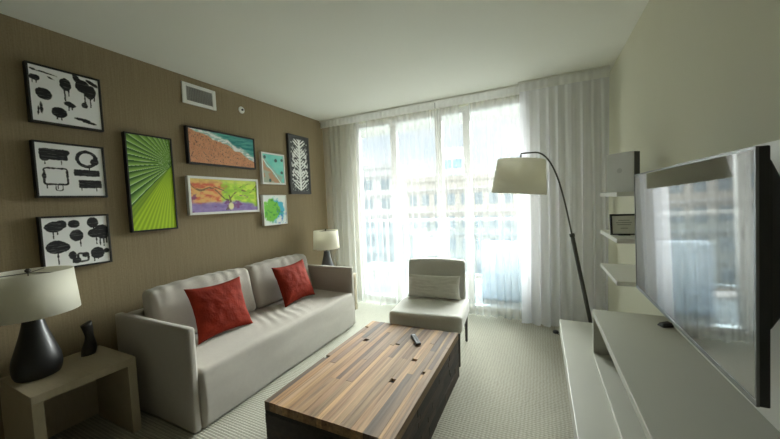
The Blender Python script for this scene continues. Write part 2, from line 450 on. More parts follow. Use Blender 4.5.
def treeart(U, V):
    n = fbm(U * 6, V * 5, 21); n2 = fbm(U * 14, V * 12, 22)
    left = mixc(full(srgb(204, 104, 76), U), full(srgb(226, 176, 110), U), sm(.3, .7, n2))
    right = mixc(full(srgb(150, 196, 60), U), full(srgb(196, 218, 84), U), sm(.3, .7, n2))
    c = mixc(left, right, sm(.36, .50, U + (n - .5) * .5))
    c = mixc(c, full(srgb(206, 208, 120), U), sm(.18, .05, V) * .5)
    low = mixc(full(srgb(112, 92, 150), U), full(srgb(160, 140, 190), U), n2)
    c = mixc(c, low, sm(.62, .78, V + (n - .5) * .35 - .12 * np.abs(U - .3)))
    c = mixc(c, full(srgb(120, 60, 110), U), sm(.66, .74, n) * sm(.3, .5, V) * .8)
    # dark trunk and branches
    tr = np.abs(U - .52 + .03 * np.sin(V * 7)) < .012 + .03 * sm(.6, 1, V)
    br = (np.abs(V - (.55 - .75 * np.abs(U - .52) + .10 * np.sin(U * 16))) < .03) | (np.abs(V - (.42 - .9 * (U - .50))) < .02) & (U > .5) | (np.abs(V - (.30 + .8 * (U - .40))) < .02) & (U < .52) & (U > .3)
    c = mixc(c, full(srgb(84, 72, 56), U), ((tr & (V > .35)) | br) * sm(.40, .55, n2) * .8)
    hs = sm(1, .6, np.hypot((U - .555) / .05, (V - .84) / .14))
    c = mixc(c, full(srgb(226, 214, 168), U), hs)
    grid = ((U * 8) % 1 < .03)
    return mixc(c, full(srgb(150, 130, 110), U), grid * .3)
def sq_a(U, V):
    n = fbm(U * 5, V * 5, 31)
    c = mixc(full(srgb(92, 184, 176), U), full(srgb(140, 206, 190), U), n)
    d = V - U - .02 * np.sin(9 * U)
    c = mixc(c, full(srgb(176, 138, 110), U), sm(.16, .22, d + (n - .5) * .3) )
    c = mixc(c, full(srgb(150, 168, 150), U), sm(.5, .6, V - U * .2) * sm(.5, .6, n) * .8)
    c = mixc(c, full(srgb(230, 226, 214), U), (np.abs(d - .16) < .022) * .9)
    c = mixc(c, full(srgb(190, 120, 110), U), (np.abs(d - .06) < .014) * .7)
    for a, b in ((.10, .12), (.62, .20), (.93, .16), (.90, .62), (.3, .92)):
        c = mixc(c, full(srgb(70, 96, 92), U), sm(.08, .05, np.hypot(U - a, V - b) + (n - .5) * .06))
    return c
def sq_b(U, V):
    n = fbm(U * 6, V * 6, 41); r = np.hypot((U - .42), (V - .50)) + (n - .5) * .45
    c = full(srgb(214, 224, 214), U)
    c = mixc(c, full(srgb(70, 166, 190), U), sm(.52, .40, r) * sm(.25, .65, U + V * .25 + (n - .5) * .5))
    c = mixc(c, full(srgb(112, 184, 66), U), sm(.42, .34, np.hypot(U - .32, (V - .52) * .9) + (n - .5) * .35))
    c = mixc(c, full(srgb(60, 140, 60), U), sm(.55, .68, fbm(U * 12, V * 12, 43)) * sm(.45, .3, r) * .7)
    c = mixc(c, full(srgb(46, 96, 190), U), sm(.62, .7, fbm(U * 9, V * 9, 45)) * sm(.5, .7, U) * sm(.3, .6, V) * .8)
    return c
def tallart(U, V):
    u = np.abs(U - .5) * 2
    ph = (V * 5.2) % 1
    leaf = .12 + .62 * np.abs(np.sin(PI * ph)) ** .7
    rib = np.sin((V * 5.2 + u * .9) * 2 * PI * 3.2)          # fronds sweeping up from the stem
    n = fbm(u * 7, V * 26, 51, 3)
    k = sm(.05, -.03, u - leaf + (n - .5) * .5) * np.maximum(sm(-.25, .15, rib + (n - .5) * 1.4), sm(.13, .09, u))
    k2 = sm(.55, .60, fbm(u * 8, V * 30, 55, 3)) * sm(.98, .85, u) * sm(.12, .3, V)
    k = np.maximum(k, k2 * .85) * sm(.02, .06, V) * sm(.99, .95, V)
    return mixc(full(srgb(62, 64, 64), U), full(srgb(214, 216, 212), U), k)

def picture(name, y0, y1, z0, z1, fn, fcol, label, fw=.012, depth=.04, res=190, cat='picture', mount=0):
    # measured on the wall plane; brought to the frame's front plane
    xf = XL + depth; s = xf / XL
    y0, y1 = y0 * s, y1 * s; z0, z1 = H0 + (z0 - H0) * s, H0 + (z1 - H0) * s
    W, Hh = y1 - y0, z1 - z0
    t = thing(name, label, cat, (XL, (y0 + y1) / 2, z0))
    a, b = -W / 2, W / 2
    link('picture_frame', bx(((0.001, a, 0), (depth, a + fw, Hh)), ((0.001, b - fw, 0), (depth, b, Hh)), ((0.001, a + fw, 0), (depth, b - fw, fw)), ((0.001, a + fw, Hh - fw), (depth, b - fw, Hh))), M[fcol] if fcol in M else fcol, t, bevel=.0015)
    # printed canvas
    ia, ib, ja, jb = a + fw, b - fw, fw, Hh - fw
    nu = res if (ib - ia) > (jb - ja) else int(res * (ib - ia) / (jb - ja)); nv = int(res * (jb - ja) / (ib - ia)) if nu == res else res
    us = (np.arange(nu + 1)) / nu; vs = np.arange(nv + 1) / nv
    U, V = np.meshgrid(us, vs)
    C = np.clip(fn(U, V) * 1.3, 0, .92).reshape(-1, 3)
    x = depth - .006
    co = np.stack([np.full(U.size, x), ia + (ib - ia) * U.ravel(), jb - (jb - ja) * V.ravel()], 1)
    idx = np.arange((nu + 1) * (nv + 1)).reshape(nv + 1, nu + 1)
    q = np.stack([idx[1:, :-1].ravel(), idx[1:, 1:].ravel(), idx[:-1, 1:].ravel(), idx[:-1, :-1].ravel()], 1)
    # back rim so the canvas has thickness
    n0 = len(co)
    bk = np.array([[.002, ia, jb], [.002, ib, jb], [.002, ib, ja], [.002, ia, ja]])
    co = np.vstack([co, bk]); C = np.vstack([C, np.full((4, 3), .5)])
    faces = q.tolist() + [[n0, n0 + 1, n0 + 2, n0 + 3], [idx[0, 0], idx[0, -1], n0 + 1, n0], [idx[0, -1], idx[-1, -1], n0 + 2, n0 + 1], [idx[-1, -1], idx[-1, 0], n0 + 3, n0 + 2], [idx[-1, 0], idx[0, 0], n0, n0 + 3]]
    faces = [[int(i) for i in f] for f in faces]
    me = bpy.data.meshes.new('canvas'); me.from_pydata(co.tolist(), [], faces)
    at = me.color_attributes.new('Col', 'FLOAT_COLOR', 'POINT')
    at.data.foreach_set('color', np.hstack([C, np.ones((len(C), 1))]).astype(np.float32).ravel())
    me.materials.append(M['paint'])
    o = bpy.data.objects.new('canvas', me); COL.objects.link(o); o.parent = t
    return t
picture('framed_print', .835, 1.203, 1.992, 2.362, spots, 'black', 'square black and white ink splatter print in black frame, topmost of three at far left')
picture('framed_print', .829, 1.190, 1.515, 1.878, bubbles, 'black', 'square black and white print of brushed bars and boxes, middle of three at left')
picture('framed_print', .825, 1.183, 1.040, 1.395, blots, 'black', 'square black and white dripping blots print just above the near table lamp')
picture('framed_print', 1.322, 1.666, 1.242, 2.018, palm, 'black', 'tall green palm leaf photograph in thin black frame above the sofa')
picture('framed_print', 1.800, 2.545, 1.820, 2.160, beach, 'black', 'wide aerial beach photograph with orange sand and teal sea, black frame', fw=.016)
picture('framed_print', 1.777, 2.555, 1.351, 1.710, treeart, 'white', 'wide colourful tree painting in white frame, below the beach picture', fw=.022)
picture('framed_print', 2.628, 2.985, 1.665, 2.031, sq_a, 'white', 'small square turquoise map-like painting in white frame, upper of the small pair', fw=.018)
picture('framed_print', 2.614, 2.980, 1.182, 1.538, sq_b, 'white', 'small square green and blue watercolour splash in pale frame, lower of the small pair', fw=.010)
M['charcoal'] = mat('charcoal_frame', (.06, .06, .06), .5)
picture('framed_print', 3.075, 3.462, 1.552, 2.316, tallart, 'charcoal', 'tall narrow charcoal and white damask print nearest the window', fw=.025)

# air vent and sprinkler cover
t = thing('air_vent', 'white rectangular air vent with vertical slats high on the left wall', 'vent', (XL, 1.94, 2.355))
vw, vh = .16, .185
link('vent_frame', bx(((.001, -vw, 0), (.016, -vw + .035, vh)), ((.001, vw - .035, 0), (.016, vw, vh)), ((.001, -vw + .035, 0), (.016, vw - .035, .03)), ((.001, -vw + .035, vh - .03), (.016, vw - .035, vh))), M['white'], t, bevel=.003)
link('vent_backing', bx(((.0005, -vw + .035, .03), (.003, vw - .035, vh - .03))), M['vent_dark'], t)
bm = bmesh.new()
for i in range(16):
    y = -vw + .042 + i * (2 * vw - .084) / 15
    box(bm, (-.0055, -.0015, 0), (.0055, .0015, vh - .06), Matrix.Translation((.0095, y, .03)) @ Matrix.Rotation(.5, 4, 'Z'))
link('vent_slats', bm, M['slat'], t)
t = thing('sprinkler_cover', 'small round white sprinkler cover on the left wall beside the vent', 'sprinkler', (XL, 2.40, 2.437))
bm = lathe(bmesh.new(), [(.036, 0), (.036, .004), (.030, .010), (.012, .011)], 28); bmesh.ops.rotate(bm, verts=bm.verts, matrix=Matrix.Rotation(PI / 2, 3, 'Y'))
link('cover_ring', bm, M['white'], t, smooth=False)
bm = lathe(bmesh.new(), [(.010, .011), (.010, .024), (.005, .028)], 16); bmesh.ops.rotate(bm, verts=bm.verts, matrix=Matrix.Rotation(PI / 2, 3, 'Y'))
link('sprinkler_head', bm, M['metal'], t)

# ------------------------------------------------------------------ soft shapes
def softbox(lo, hi, r, nx, ny, nz, fn=None):
    """box with subdivided faces, rounded by r, then displaced by fn(co, n)->co"""
    bm = bmesh.new()
    lo = Vector(lo); hi = Vector(hi); c = (lo + hi) / 2; hs = (hi - lo) / 2
    bmesh.ops.create_cube(bm, size=2)
    # grid each face
    bm.free(); bm = bmesh.new()
    cache = {}
    def vert(i, j, k):
        key = (i, j, k)
        if key not in cache:
            p = Vector((-hs.x + 2 * hs.x * i / nx, -hs.y + 2 * hs.y * j / ny, -hs.z + 2 * hs.z * k / nz))
            q = Vector((max(-hs.x + r, min(hs.x - r, p.x)), max(-hs.y + r, min(hs.y - r, p.y)), max(-hs.z + r, min(hs.z - r, p.z))))
            d = p - q
            if d.length > 1e-9: p = q + d.normalized() * r
            p = p + c
            if fn: p = fn(p)
            cache[key] = bm.verts.new(p)
        return cache[key]
    for i in range(nx):
        for j in range(ny):
            bm.faces.new((vert(i, j, 0), vert(i, j + 1, 0), vert(i + 1, j + 1, 0), vert(i + 1, j, 0)))
            bm.faces.new((vert(i, j, nz), vert(i + 1, j, nz), vert(i + 1, j + 1, nz), vert(i, j + 1, nz)))
    for i in range(nx):
        for k in range(nz):
            bm.faces.new((vert(i, 0, k), vert(i + 1, 0, k), vert(i + 1, 0, k + 1), vert(i, 0, k + 1)))
            bm.faces.new((vert(i, ny, k), vert(i, ny, k + 1), vert(i + 1, ny, k + 1), vert(i + 1, ny, k)))
    for j in range(ny):
        for k in range(nz):
            bm.faces.new((vert(0, j, k), vert(0, j, k + 1), vert(0, j + 1, k + 1), vert(0, j + 1, k)))
            bm.faces.new((vert(nx, j, k), vert(nx, j + 1, k), vert(nx, j + 1, k + 1), vert(nx, j, k + 1)))
    return bm

def pillow(W, Hh, T, pinch=.07, n=34, seed=1, wr=.006, sag=0):
    """a stuffed square cushion standing in the XZ plane, base at z=0"""
    bm = bmesh.new(); sides = []
    for sgn in (1, -1):
        g = []
        for j in range(n + 1):
            row = []
            for i in range(n + 1):
                u = -1 + 2 * i / n; v = -1 + 2 * j / n
                e = max(0, (1 - u * u)) ** .5 * max(0, (1 - v * v)) ** .5
                th = T / 2 * (e ** .75)
                px = u * (1 - pinch * (1 - v * v)); pz = v * (1 - pinch * (1 - u * u))
                w = wr * mnoise.noise(Vector((u * 4 + seed * 7, v * 4, sgn * 2.))) * (1 if e > 0 else 0) * 2 + wr * mnoise.noise(Vector((u * 1.5 + v * 7 + seed * 3, v * 2.5 - u * 3, sgn * 5.))) * (1 if e > 0 else 0)
                edge = (i in (0, n) or j in (0, n))
                if edge and sgn == -1: row.append(sides[0][j][i]); continue
                zz = (pz + 1) / 2 * Hh
                row.append(bm.verts.new((px * W / 2, sgn * (th + w) + sag * (1 - v) * 0, zz)))
            g.append(row)
        sides.append(g)
        for j in range(n):
            for i in range(n):
                f = (g[j][i], g[j][i + 1], g[j + 1][i + 1], g[j + 1][i])
                try: bm.faces.new(f if sgn == -1 else f[::-1])
                except ValueError: pass
    return bm

# ------------------------------------------------------------------ sofa   local: x = depth towards room, y along wall
t = thing('sofa', 'light grey fabric sofa with thin panel arms against the taupe wall', 'sofa', (0, 0, 0))
SB, SF = -2.79, -1.94
Y0, Y1 = 1.135, 3.015
def armfn(p):
    return p
for ya in (Y0, Y1 - .05):
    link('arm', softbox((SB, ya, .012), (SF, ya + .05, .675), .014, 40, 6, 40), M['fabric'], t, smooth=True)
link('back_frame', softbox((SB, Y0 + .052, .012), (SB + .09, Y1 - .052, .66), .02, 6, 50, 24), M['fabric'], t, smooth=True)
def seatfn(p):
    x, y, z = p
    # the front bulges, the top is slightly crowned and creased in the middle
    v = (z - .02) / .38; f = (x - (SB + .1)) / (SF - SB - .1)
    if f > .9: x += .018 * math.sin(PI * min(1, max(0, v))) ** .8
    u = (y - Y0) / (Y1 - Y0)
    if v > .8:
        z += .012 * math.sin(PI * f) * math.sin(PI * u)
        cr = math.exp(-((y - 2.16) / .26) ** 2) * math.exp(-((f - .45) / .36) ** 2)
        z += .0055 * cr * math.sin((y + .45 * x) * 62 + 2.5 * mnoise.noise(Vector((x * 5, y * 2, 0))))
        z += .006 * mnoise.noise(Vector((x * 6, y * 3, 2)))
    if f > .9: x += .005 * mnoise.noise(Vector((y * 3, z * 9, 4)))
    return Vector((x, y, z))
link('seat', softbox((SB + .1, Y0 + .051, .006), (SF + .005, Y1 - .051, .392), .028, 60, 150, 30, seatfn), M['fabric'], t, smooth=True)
def backc(y0, y1, seed):
    def fn(p):
        x, y, z = p
        u = (y - y0) / (y1 - y0); v = (z - .405) / .42
        f = (x + 2.69) / .22                     # 0 back .. 1 front
        x -= .09 * v * f + .015 * v
        if f > .4: x += .03 * math.sin(PI * min(1, max(0, v))) * math.sin(PI * min(1, max(0, u)))
        z += .015 * math.sin(PI * u) * v
        if v > .6: 
            k = .0035 * math.sin(u * 44 + seed + 1.5 * math.sin(u * 9)) * (v - .6) / .4
            z += k; x += k * .5
        x += .008 * mnoise.noise(Vector((y * 5, z * 6, seed)))
        return Vector((x, y, z))
    return softbox((-2.69, y0, .405), (-2.47, y1, .815), .045, 20, 80, 40, fn)
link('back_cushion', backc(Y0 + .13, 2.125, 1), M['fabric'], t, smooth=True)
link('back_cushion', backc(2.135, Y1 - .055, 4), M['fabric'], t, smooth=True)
for a in (Y0 + .1, Y1 - .16):
    for x in (SB + .12, SF - .1): link('foot', bx(((x, a, 0), (x + .06, a + .06, .019))), M['dark'], t)

def red_cushion(x, y, z, W, Hh, lean, yaw, roll, label, seed):
    bm = pillow(W, Hh, .13, .12, seed=seed, wr=.0025)
    # pillow() stands in XZ facing Y; turn it to face +X
    m = Matrix.Rotation(yaw, 4, 'Z') @ Matrix.Rotation(-lean, 4, 'Y') @ Matrix.Rotation(PI / 2, 4, 'Z') @ Matrix.Rotation(roll, 4, 'Y')
    bmesh.ops.transform(bm, matrix=m, verts=bm.verts)
    dz = min(v.co.z for v in bm.verts)
    for v in bm.verts: v.co.z -= dz
    o = link('throw_pillow', bm, M['red'], None, smooth=True); o.location = (x, y, z)
    return tag(o, label, 'pillow', 'red velvet pillows on the sofa')
red_cushion(-2.275, 1.645, .398, .46, .43, .36, -.10, .0, 'red velvet throw pillow on the sofa seat nearer the near table lamp', 3)
red_cushion(-2.275, 2.50, .398, .44, .42, .36, -.05, -.03, 'red velvet throw pillow leaning by the sofa arm at the window end', 8)

# ------------------------------------------------------------------ side tables (waterfall frames)
def side_table(x0, x1, y0, y1, h, label):
    t = thing('side_table', label, 'side table', ((x0 + x1) / 2, (y0 + y1) / 2, 0), 0, 'side tables at the sofa ends')
    a, b = (x1 - x0) / 2, (y1 - y0) / 2; k = .045
    link('tabletop', bx(((-a, -b, h - k), (a, b, h))), M['sidetab'], t, bevel=.002)
    link('leg_panel', bx(((-a, -b, 0), (a, -b + k, h - k))), M['sidetab'], t, bevel=.002)
    link('leg_panel', bx(((-a, b - k, 0), (a, b, h - k))), M['sidetab'], t, bevel=.002)
    link('back_panel', bx(((-a, -b + k, .02), (-a + .02, b - k, h - k))), M['sidetab'], t)
    return t
t = side_table(-2.80, -2.345, .585, 1.045, .48, 'pale wooden side table with open front beside the near sofa arm')
side_table(-2.72, -2.215, 3.06, 3.50, .48, 'pale wooden side table behind the window end of the sofa')

# ------------------------------------------------------------------ table lamps
def table_lamp(x, y, z, ceramic, label, s=1):
    t = thing('table_lamp', label, 'table lamp', (x, y, z), 0, 'ceramic table lamps at the sofa ends')
    bm = lathe(bmesh.new(), [(.084, 0), (.093, .004), (.101, .025), (.105, .05), (.105, .08), (.101, .112), (.090, .15), (.074, .205), (.059, .26), (.048, .31), (.043, .335)], 48)
    link('lamp_base', bm, M[ceramic], t, smooth=True, bevel=.002)
    bm = lathe(bmesh.new(), [(.010, .335), (.010, .375)], 16); lathe(bm, [(.018, .36), (.018, .42), (.012, .43)], 20)
    tube(bm, [(0, 0, .43), (0, 0, .612)], .003, 8)
    for k in range(3):
        a = 2 * PI * k / 3 + .4; tube(bm, [(0, 0, .606), (.178 * math.cos(a), .178 * math.sin(a), .606)], .0022, 6)
    link('lamp_stem', bm, M['brass'], t, smooth=True)
    bm = lathe(bmesh.new(), [(.205, .370), (.188, .612), (.185, .612), (.202, .370), (.205, .370)], 64, closed=False)
    bmesh.ops.remove_doubles(bm, verts=bm.verts, dist=1e-5)
    link('lamp_shade', bm, M['shade'], t, smooth=True)
    bm = lathe(bmesh.new(), [(.004, .606), (.012, .614), (.014, .622), (.006, .632)], 16)
    link('finial', bm, M['brass'], t, smooth=True)
    t.scale = (s, s, s)
    return t
table_lamp(-2.640, .700, .48, 'ceramic', 'black teardrop table lamp with cream drum shade, left of the sofa', .985)
table_lamp(-2.505, 3.275, .48, 'greycer', 'grey teardrop table lamp with cream drum shade beside the curtains', .95).scale = (.82, .82, .96)

# sculpture on the near side table: two twisted upright blades
bm = bmesh.new()
n = 14
for (ox, r0, h, tw) in ((-.004, .036, .205, .35),):
    rings = []
    for j in range(n + 1):
        v = j / n; a = tw * v + .3; w_ = r0 * (1 - .30 * v + .16 * math.sin(v * 8)); d = .7 * w_
        ring = []
        for k in range(10):
            th = 2 * PI * k / 10; x = w_ * math.cos(th); y = d * math.sin(th)
            ring.append(bm.verts.new((ox + x * math.cos(a) - y * math.sin(a) + .012 * math.sin(v * 3), x * math.sin(a) + y * math.cos(a), h * v + (.012 * math.cos(th) if j == n else 0))))
        rings.append(ring)
    for a_, b_ in zip(rings, rings[1:]):
        for k in range(10): bm.faces.new((a_[k], a_[(k + 1) % 10], b_[(k + 1) % 10], b_[k]))
    bm.faces.new(rings[0][::-1]); bm.faces.new(rings[-1])
o = link('sculpture', bm, M['bronze'], None, smooth=True); o.location = (-2.685, .945, .48); o.rotation_euler[2] = 1.1
tag(o, 'small dark twisted sculpture standing on the near side table', 'sculpture')

# ------------------------------------------------------------------ coffee table: reclaimed planks
CX0, CX1, CY0, CY1, CH = -1.365, -.598, 1.172, 2.392, .35
t = thing('coffee_table', 'block coffee table of mixed reclaimed wood planks on the carpet', 'coffee table', ((CX0 + CX1) / 2, (CY0 + CY1) / 2, 0))
cx, cy = (CX0 + CX1) / 2, (CY0 + CY1) / 2
rnd = random.Random(12)
def colour_faces(bm, fs, c, layer):
    for f in fs:
        for l in f.loops: l[layer] = (c[0], c[1], c[2], 1)
tones = [(176, 138, 98), (164, 124, 84), (186, 150, 108), (150, 114, 80), (170, 132, 90), (122, 94, 72), (158, 126, 94), (182, 142, 96), (100, 82, 66), (178, 142, 100), (168, 130, 92), (168, 136, 104), (140, 112, 86)]
bm = bmesh.new(); cl = bm.loops.layers.float_color.new('Col')
hx, hy = (CX1 - CX0) / 2, (CY1 - CY0) / 2
x = -hx; TK = .05
notches = []
while x < hx - 1e-4:
    w_ = min(rnd.choice([.018, .024, .03, .036, .044]), hx - x)
    if hx - x - w_ < .015: w_ = hx - x
    y = -hy
    while y < hy - 1e-4:
        L = min(rnd.uniform(.3, 1.1), hy - y)
        if hy - y - L < .08: L = hy - y
        c = rnd.choice(tones); j = rnd.uniform(.80, 1.08)
        warm = 1 - .22 * (x + hx) / (2 * hx)         # boards turn greyer towards the right side
        g = .12 * (x + hx) / (2 * hx)
        m_ = sum(c) / 3
        c = tuple(min(255, (v * (1 - g) + m_ * g) * j) for v in c)
        dz = rnd.uniform(-.002, .0)
        fs = box(bm, (x + .0006, y + .0006, CH - TK), (x + w_ - .0006, y + L - .0006, CH + dz))
        colour_faces(bm, fs, srgb(*c), cl)
        y += L
        if rnd.random() < .25 and y < hy - .12:      # a mortise gap left in the board
            gl = rnd.uniform(.02, .05)
            fs = box(bm, (x + .0006, y, CH - TK), (x + w_ - .0006, y + gl, CH - .014))
            colour_faces(bm, fs, srgb(42, 34, 28), cl)
            y += gl
    x += w_
link('tabletop', bm, M['planks'], t)
# sides: thin stacked blocks all round
bm = bmesh.new(); cl = bm.loops.layers.float_color.new('Col')
dk = [(58, 44, 34), (46, 36, 30), (70, 54, 42), (38, 30, 26), (64, 52, 44), (52, 42, 36)]
colour_faces(bm, box(bm, (-hx + .012, -hy + .012, .003), (hx - .012, hy - .012, CH - TK - .001)), srgb(30, 24, 20), cl)
for side in range(4):
    L0 = hx if side % 2 == 0 else hy
    z = 0.0
    while z < CH - TK - .002:
        hh = min(rnd.choice([.03, .04, .055]), CH - TK - .001 - z)
        p = -L0
        while p < L0 - 1e-4:
            L = min(rnd.uniform(.1, .5), L0 - p)
            if L0 - p - L < .05: L = L0 - p
            off = rnd.uniform(0, .004)
            if side == 0: b_ = ((p, -hy + off, z), (p + L - .001, -hy + .012, z + hh - .001))
            elif side == 2: b_ = ((p, hy - .012, z), (p + L - .001, hy - off, z + hh - .001))
            elif side == 1: b_ = ((hx - .012, max(p, -hy + .012), z), (hx - off, min(p + L - .001, hy - .012), z + hh - .001))
            else: b_ = ((-hx + off, max(p, -hy + .012), z), (-hx + .012, min(p + L - .001, hy - .012), z + hh - .001))
            colour_faces(bm, box(bm, *b_), srgb(*rnd.choice(dk)), cl)
            p += L
        z += hh
link('side_cladding', bm, M['sideplanks'], t)
t.location = (cx, cy, 0)

# remote control on it
t = thing('remote_control', 'black remote control lying on the wooden coffee table', 'remote control', (-.862, 2.15, .3505), math.radians(35))
link('remote_body', bx(((-.02, -.085, 0), (.02, .085, .016))), M['plastic'], t, bevel=.005, seg=3)
for i in range(6):
    for j in range(2):
        link('button', lathe(bmesh.new(), [(.0045, 0), (.0045, .002), (.003, .0026)], 10, (0, 0)), M['keys'], t).location = (-.009 + j * .018, -.06 + i * .019, .0158)
link('button_pad', lathe(bmesh.new(), [(.013, 0), (.013, .002), (.009, .0026)], 20), M['keys'], t).location = (0, .062, .0158)

# ------------------------------------------------------------------ slipper chair
t = thing('slipper_chair', 'armless grey upholstered chair facing the room before the sheer curtains', 'chair', (-.915, 2.475, 0), math.radians(5))
CW = .32
link('seat', softbox((-CW, 0, .285), (CW, .56, .43), .03, 40, 36, 14, lambda p: Vector((p.x, p.y + (-.012 * (1 - (p.x / CW) ** 2) if p.y < .1 else 0), p.z + (.012 * (1 - (p.x / CW) ** 2) * (1 - ((p.y - .28) / .28) ** 2) if p.z > .35 else 0)))), M['chairfab'], t, smooth=True)
def bfn(p):
    w_ = (p.x / (CW - .02)) ** 2; v = (p.z - .3) / .5
    return Vector((p.x * (1 - .01 * v), p.y - .055 * w_ + .06 * v, p.z - .008 * w_ * (v > .9)))
link('backrest', softbox((-CW + .03, .53, .30), (CW - .03, .61, .80), .022, 40, 8, 40, bfn), M['chairfab'], t, smooth=True)
for sx in (-1, 1):
    for y in (.025, .52):
        link('leg', lathe(bmesh.new(), [(.011, 0), (.018, .29)], 4), M['dark'], t).location = (sx * (CW - .035), y + .01, 0)
bm = pillow(.52, .22, .11, .05, seed=5, wr=.003)
bmesh.ops.transform(bm, matrix=Matrix.Rotation(math.radians(5), 4, 'Z') @ Matrix.Rotation(-.18, 4, 'X'), verts=bm.verts)
o = link('lumbar_cushion', bm, M['lumbar'], None, smooth=True); o.location = (-.955, 2.885, .448)
tag(o, 'long grey woven lumbar cushion resting against the grey chair back', 'cushion')

# ------------------------------------------------------------------ arc floor lamp
AY = 3.2
t = thing('arc_floor_lamp', 'dark metal arc floor lamp with big cream shade by the curtains', 'floor lamp', (.44, AY + .02, 0))
ox, oy = .44, AY + .02
def L(p): return (p[0] - ox, p[1] - oy, p[2])
link('lamp_foot', lathe(bmesh.new(), [(.165, 0), (.165, .014), (.155, .02), (.02, .022)], 48), M['metal'], t, bevel=.002).location = (-.01, 0, 0)
pb, pm = Vector(L((.425, AY, .02))), Vector(L((.245, AY, 1.04)))
link('pole', tube(bmesh.new(), [pb, pb.lerp(pm, .5), pm], .0165, 20), M['metal'], t, smooth=True)
link('collar', tube(bmesh.new(), [pm.lerp(pb, .015), pm - (pb - pm) * .012], .021, 20), M['metal'], t, smooth=True)
d = (pm - pb).normalized()
arc = bez(pm - d * .02, pm + d * .36, L((.12, AY, 1.81)), L((-.06, AY, 1.797)), 26) + [Vector(L((-.12, AY, 1.799))), Vector(L((-.161, AY, 1.797))), Vector(L((-.163, AY, 1.78))), Vector(L((-.163, AY, 1.745)))]
link('arm', tube(bmesh.new(), arc, .0075, 12), M['metal'], t, smooth=True)
SX = -.163
def sh(bm): bmesh.ops.translate(bm, vec=Vector(L((SX, AY, 0))), verts=bm.verts); return bm
SZ = 1.74
tiltm = Matrix.Translation((SX - ox, 0 - .02, SZ)) @ Matrix.Rotation(math.radians(5), 4, 'Y')
def sh(bm): bmesh.ops.transform(bm, matrix=tiltm, verts=bm.verts); return bm
bm = lathe(bmesh.new(), [(.243, -.315), (.208, 0), (.2055, 0), (.2405, -.315), (.243, -.315)], 72, closed=False); bmesh.ops.remove_doubles(bm, verts=bm.verts, dist=1e-5)
link('lamp_shade', sh(bm), M['shade'], t, smooth=True)
bm = bmesh.new()
for k in range(3):
    a = 2 * PI * k / 3 + .2; tube(bm, [(0, 0, -.008), (.207 * math.cos(a), .207 * math.sin(a), -.008)], .0028, 6)
lathe(bm, [(.018, -.11), (.02, -.04), (.012, .01)], 20)
link('shade_holder', sh(bm), M['metal'], t, smooth=True)
bm = lathe(bmesh.new(), [(.006, -.22), (.024, -.205), (.03, -.18), (.026, -.155), (.014, -.13), (.013, -.11)], 20)
M['bulb'] = mat('frosted_bulb_glass', (.8, .8, .78), .3)
link('bulb', sh(bm), M['bulb'], t, smooth=True)
cord = [L(p) for p in [(.30, 3.32, .006), (.22, 3.38, .005), (.15, 3.47, .005), (.115, 3.52, .006)]] 
link('cord', tube(bmesh.new(), bez(*cord, n=14), .003, 8), M['plastic'], t, smooth=True)
bm = lathe(bmesh.new(), [(.026, 0), (.028, .010), (.022, .022), (.008, .024)], 24)
link('foot_switch', bm, M['plastic'], t, smooth=True).location = L((.12, 3.53, 0))

# ------------------------------------------------------------------ media unit, shelves, TV
t = thing('media_bench', 'long low white floating bench slab along the right wall', 'bench', (0, 0, 0))
link('bench_slab', bx(((.121, -1.2, .305), (XR - .001, 2.785, .41))), M['lamin'], t, bevel=.003)
link('wall_bracket', bx(((XR - .06, -1.0, .24), (XR - .002, 2.6, .305))), M['darkgrey'], t)
t = thing('media_console', 'white open-fronted media console standing on the low bench under the television', 'console', (0, 0, 0))
UX = .277
link('console_top', bx(((UX, -1.1, .655), (XR - .001, 2.235, .69))), M['lamin'], t, bevel=.002)
link('console_base', bx(((UX, -1.07, .4105), (XR - .019, .55, .43)), ((UX, .58, .4105), (XR - .019, 2.205, .43))), M['lamin'], t, bevel=.001)
link('end_panel', bx(((UX, 2.205, .4105), (XR - .001, 2.235, .655))), M['lamin'], t, bevel=.001)
link('divider', bx(((UX + .01, .5505, .4105), (XR - .02, .5795, .655))), M['lamin'], t)
link('end_panel', bx(((UX, -1.1, .4105), (XR - .001, -1.07, .655))), M['lamin'], t, bevel=.001)
link('back_panel', bx(((XR - .018, -1.07, .4105), (XR - .002, .55, .655)), ((XR - .018, .58, .4105), (XR - .002, 2.205, .655))), M['lamin'], t)
for z, lb in ((1.40, 'topmost white floating shelf holding the grey box'), (1.125, 'middle white floating shelf holding the black photo frame'), (.872, 'lowest white floating shelf, empty, beside the television')):
    o = link('floating_shelf', bx(((.40, 2.235, z - .026), (XR - .001, 2.80, z))), M['white'], None, bevel=.0015)
    tag(o, lb, 'shelf', 'floating shelves beside the television')

t = thing('television', 'large flat television mounted on the right wall, screen reflecting the curtains', 'television', (.4045, 1.375, .9375), math.radians(-.5))
t.rotation_euler[1] = math.radians(-1.05)
TW, TH = .4795, .541
link('tv_body', bx(((.004, -TW, 0), (.022, TW, TH))), M['plastic'], t, bevel=.003)
link('screen', bx(((.0015, -TW + .006, .012), (.0045, TW - .006, TH - .006))), M['screen'], t)
M['trimmetal'] = mat('brushed_silver_trim', (.16, .165, .17), .3, metal=.8)
link('bezel', bx(((.0, -TW, 0), (.005, TW, .012)), ((.0, -TW, TH - .006), (.005, TW, TH)), ((0, -TW, .012), (.005, -TW + .006, TH - .006)), ((0, TW - .006, .012), (.005, TW, TH - .006))), M['trimmetal'], t)
bm = bmesh.new()
vs = [bm.verts.new(p) for p in ((.0215, -TW + .002, .16), (.0215, TW - .1, .16), (.0215, TW - .1, TH - .02), (.0215, -TW + .002, TH - .02), (.075, -TW + .04, .22), (.075, TW - .16, .22), (.075, TW - .16, TH - .12), (.075, -TW + .04, TH - .12))]
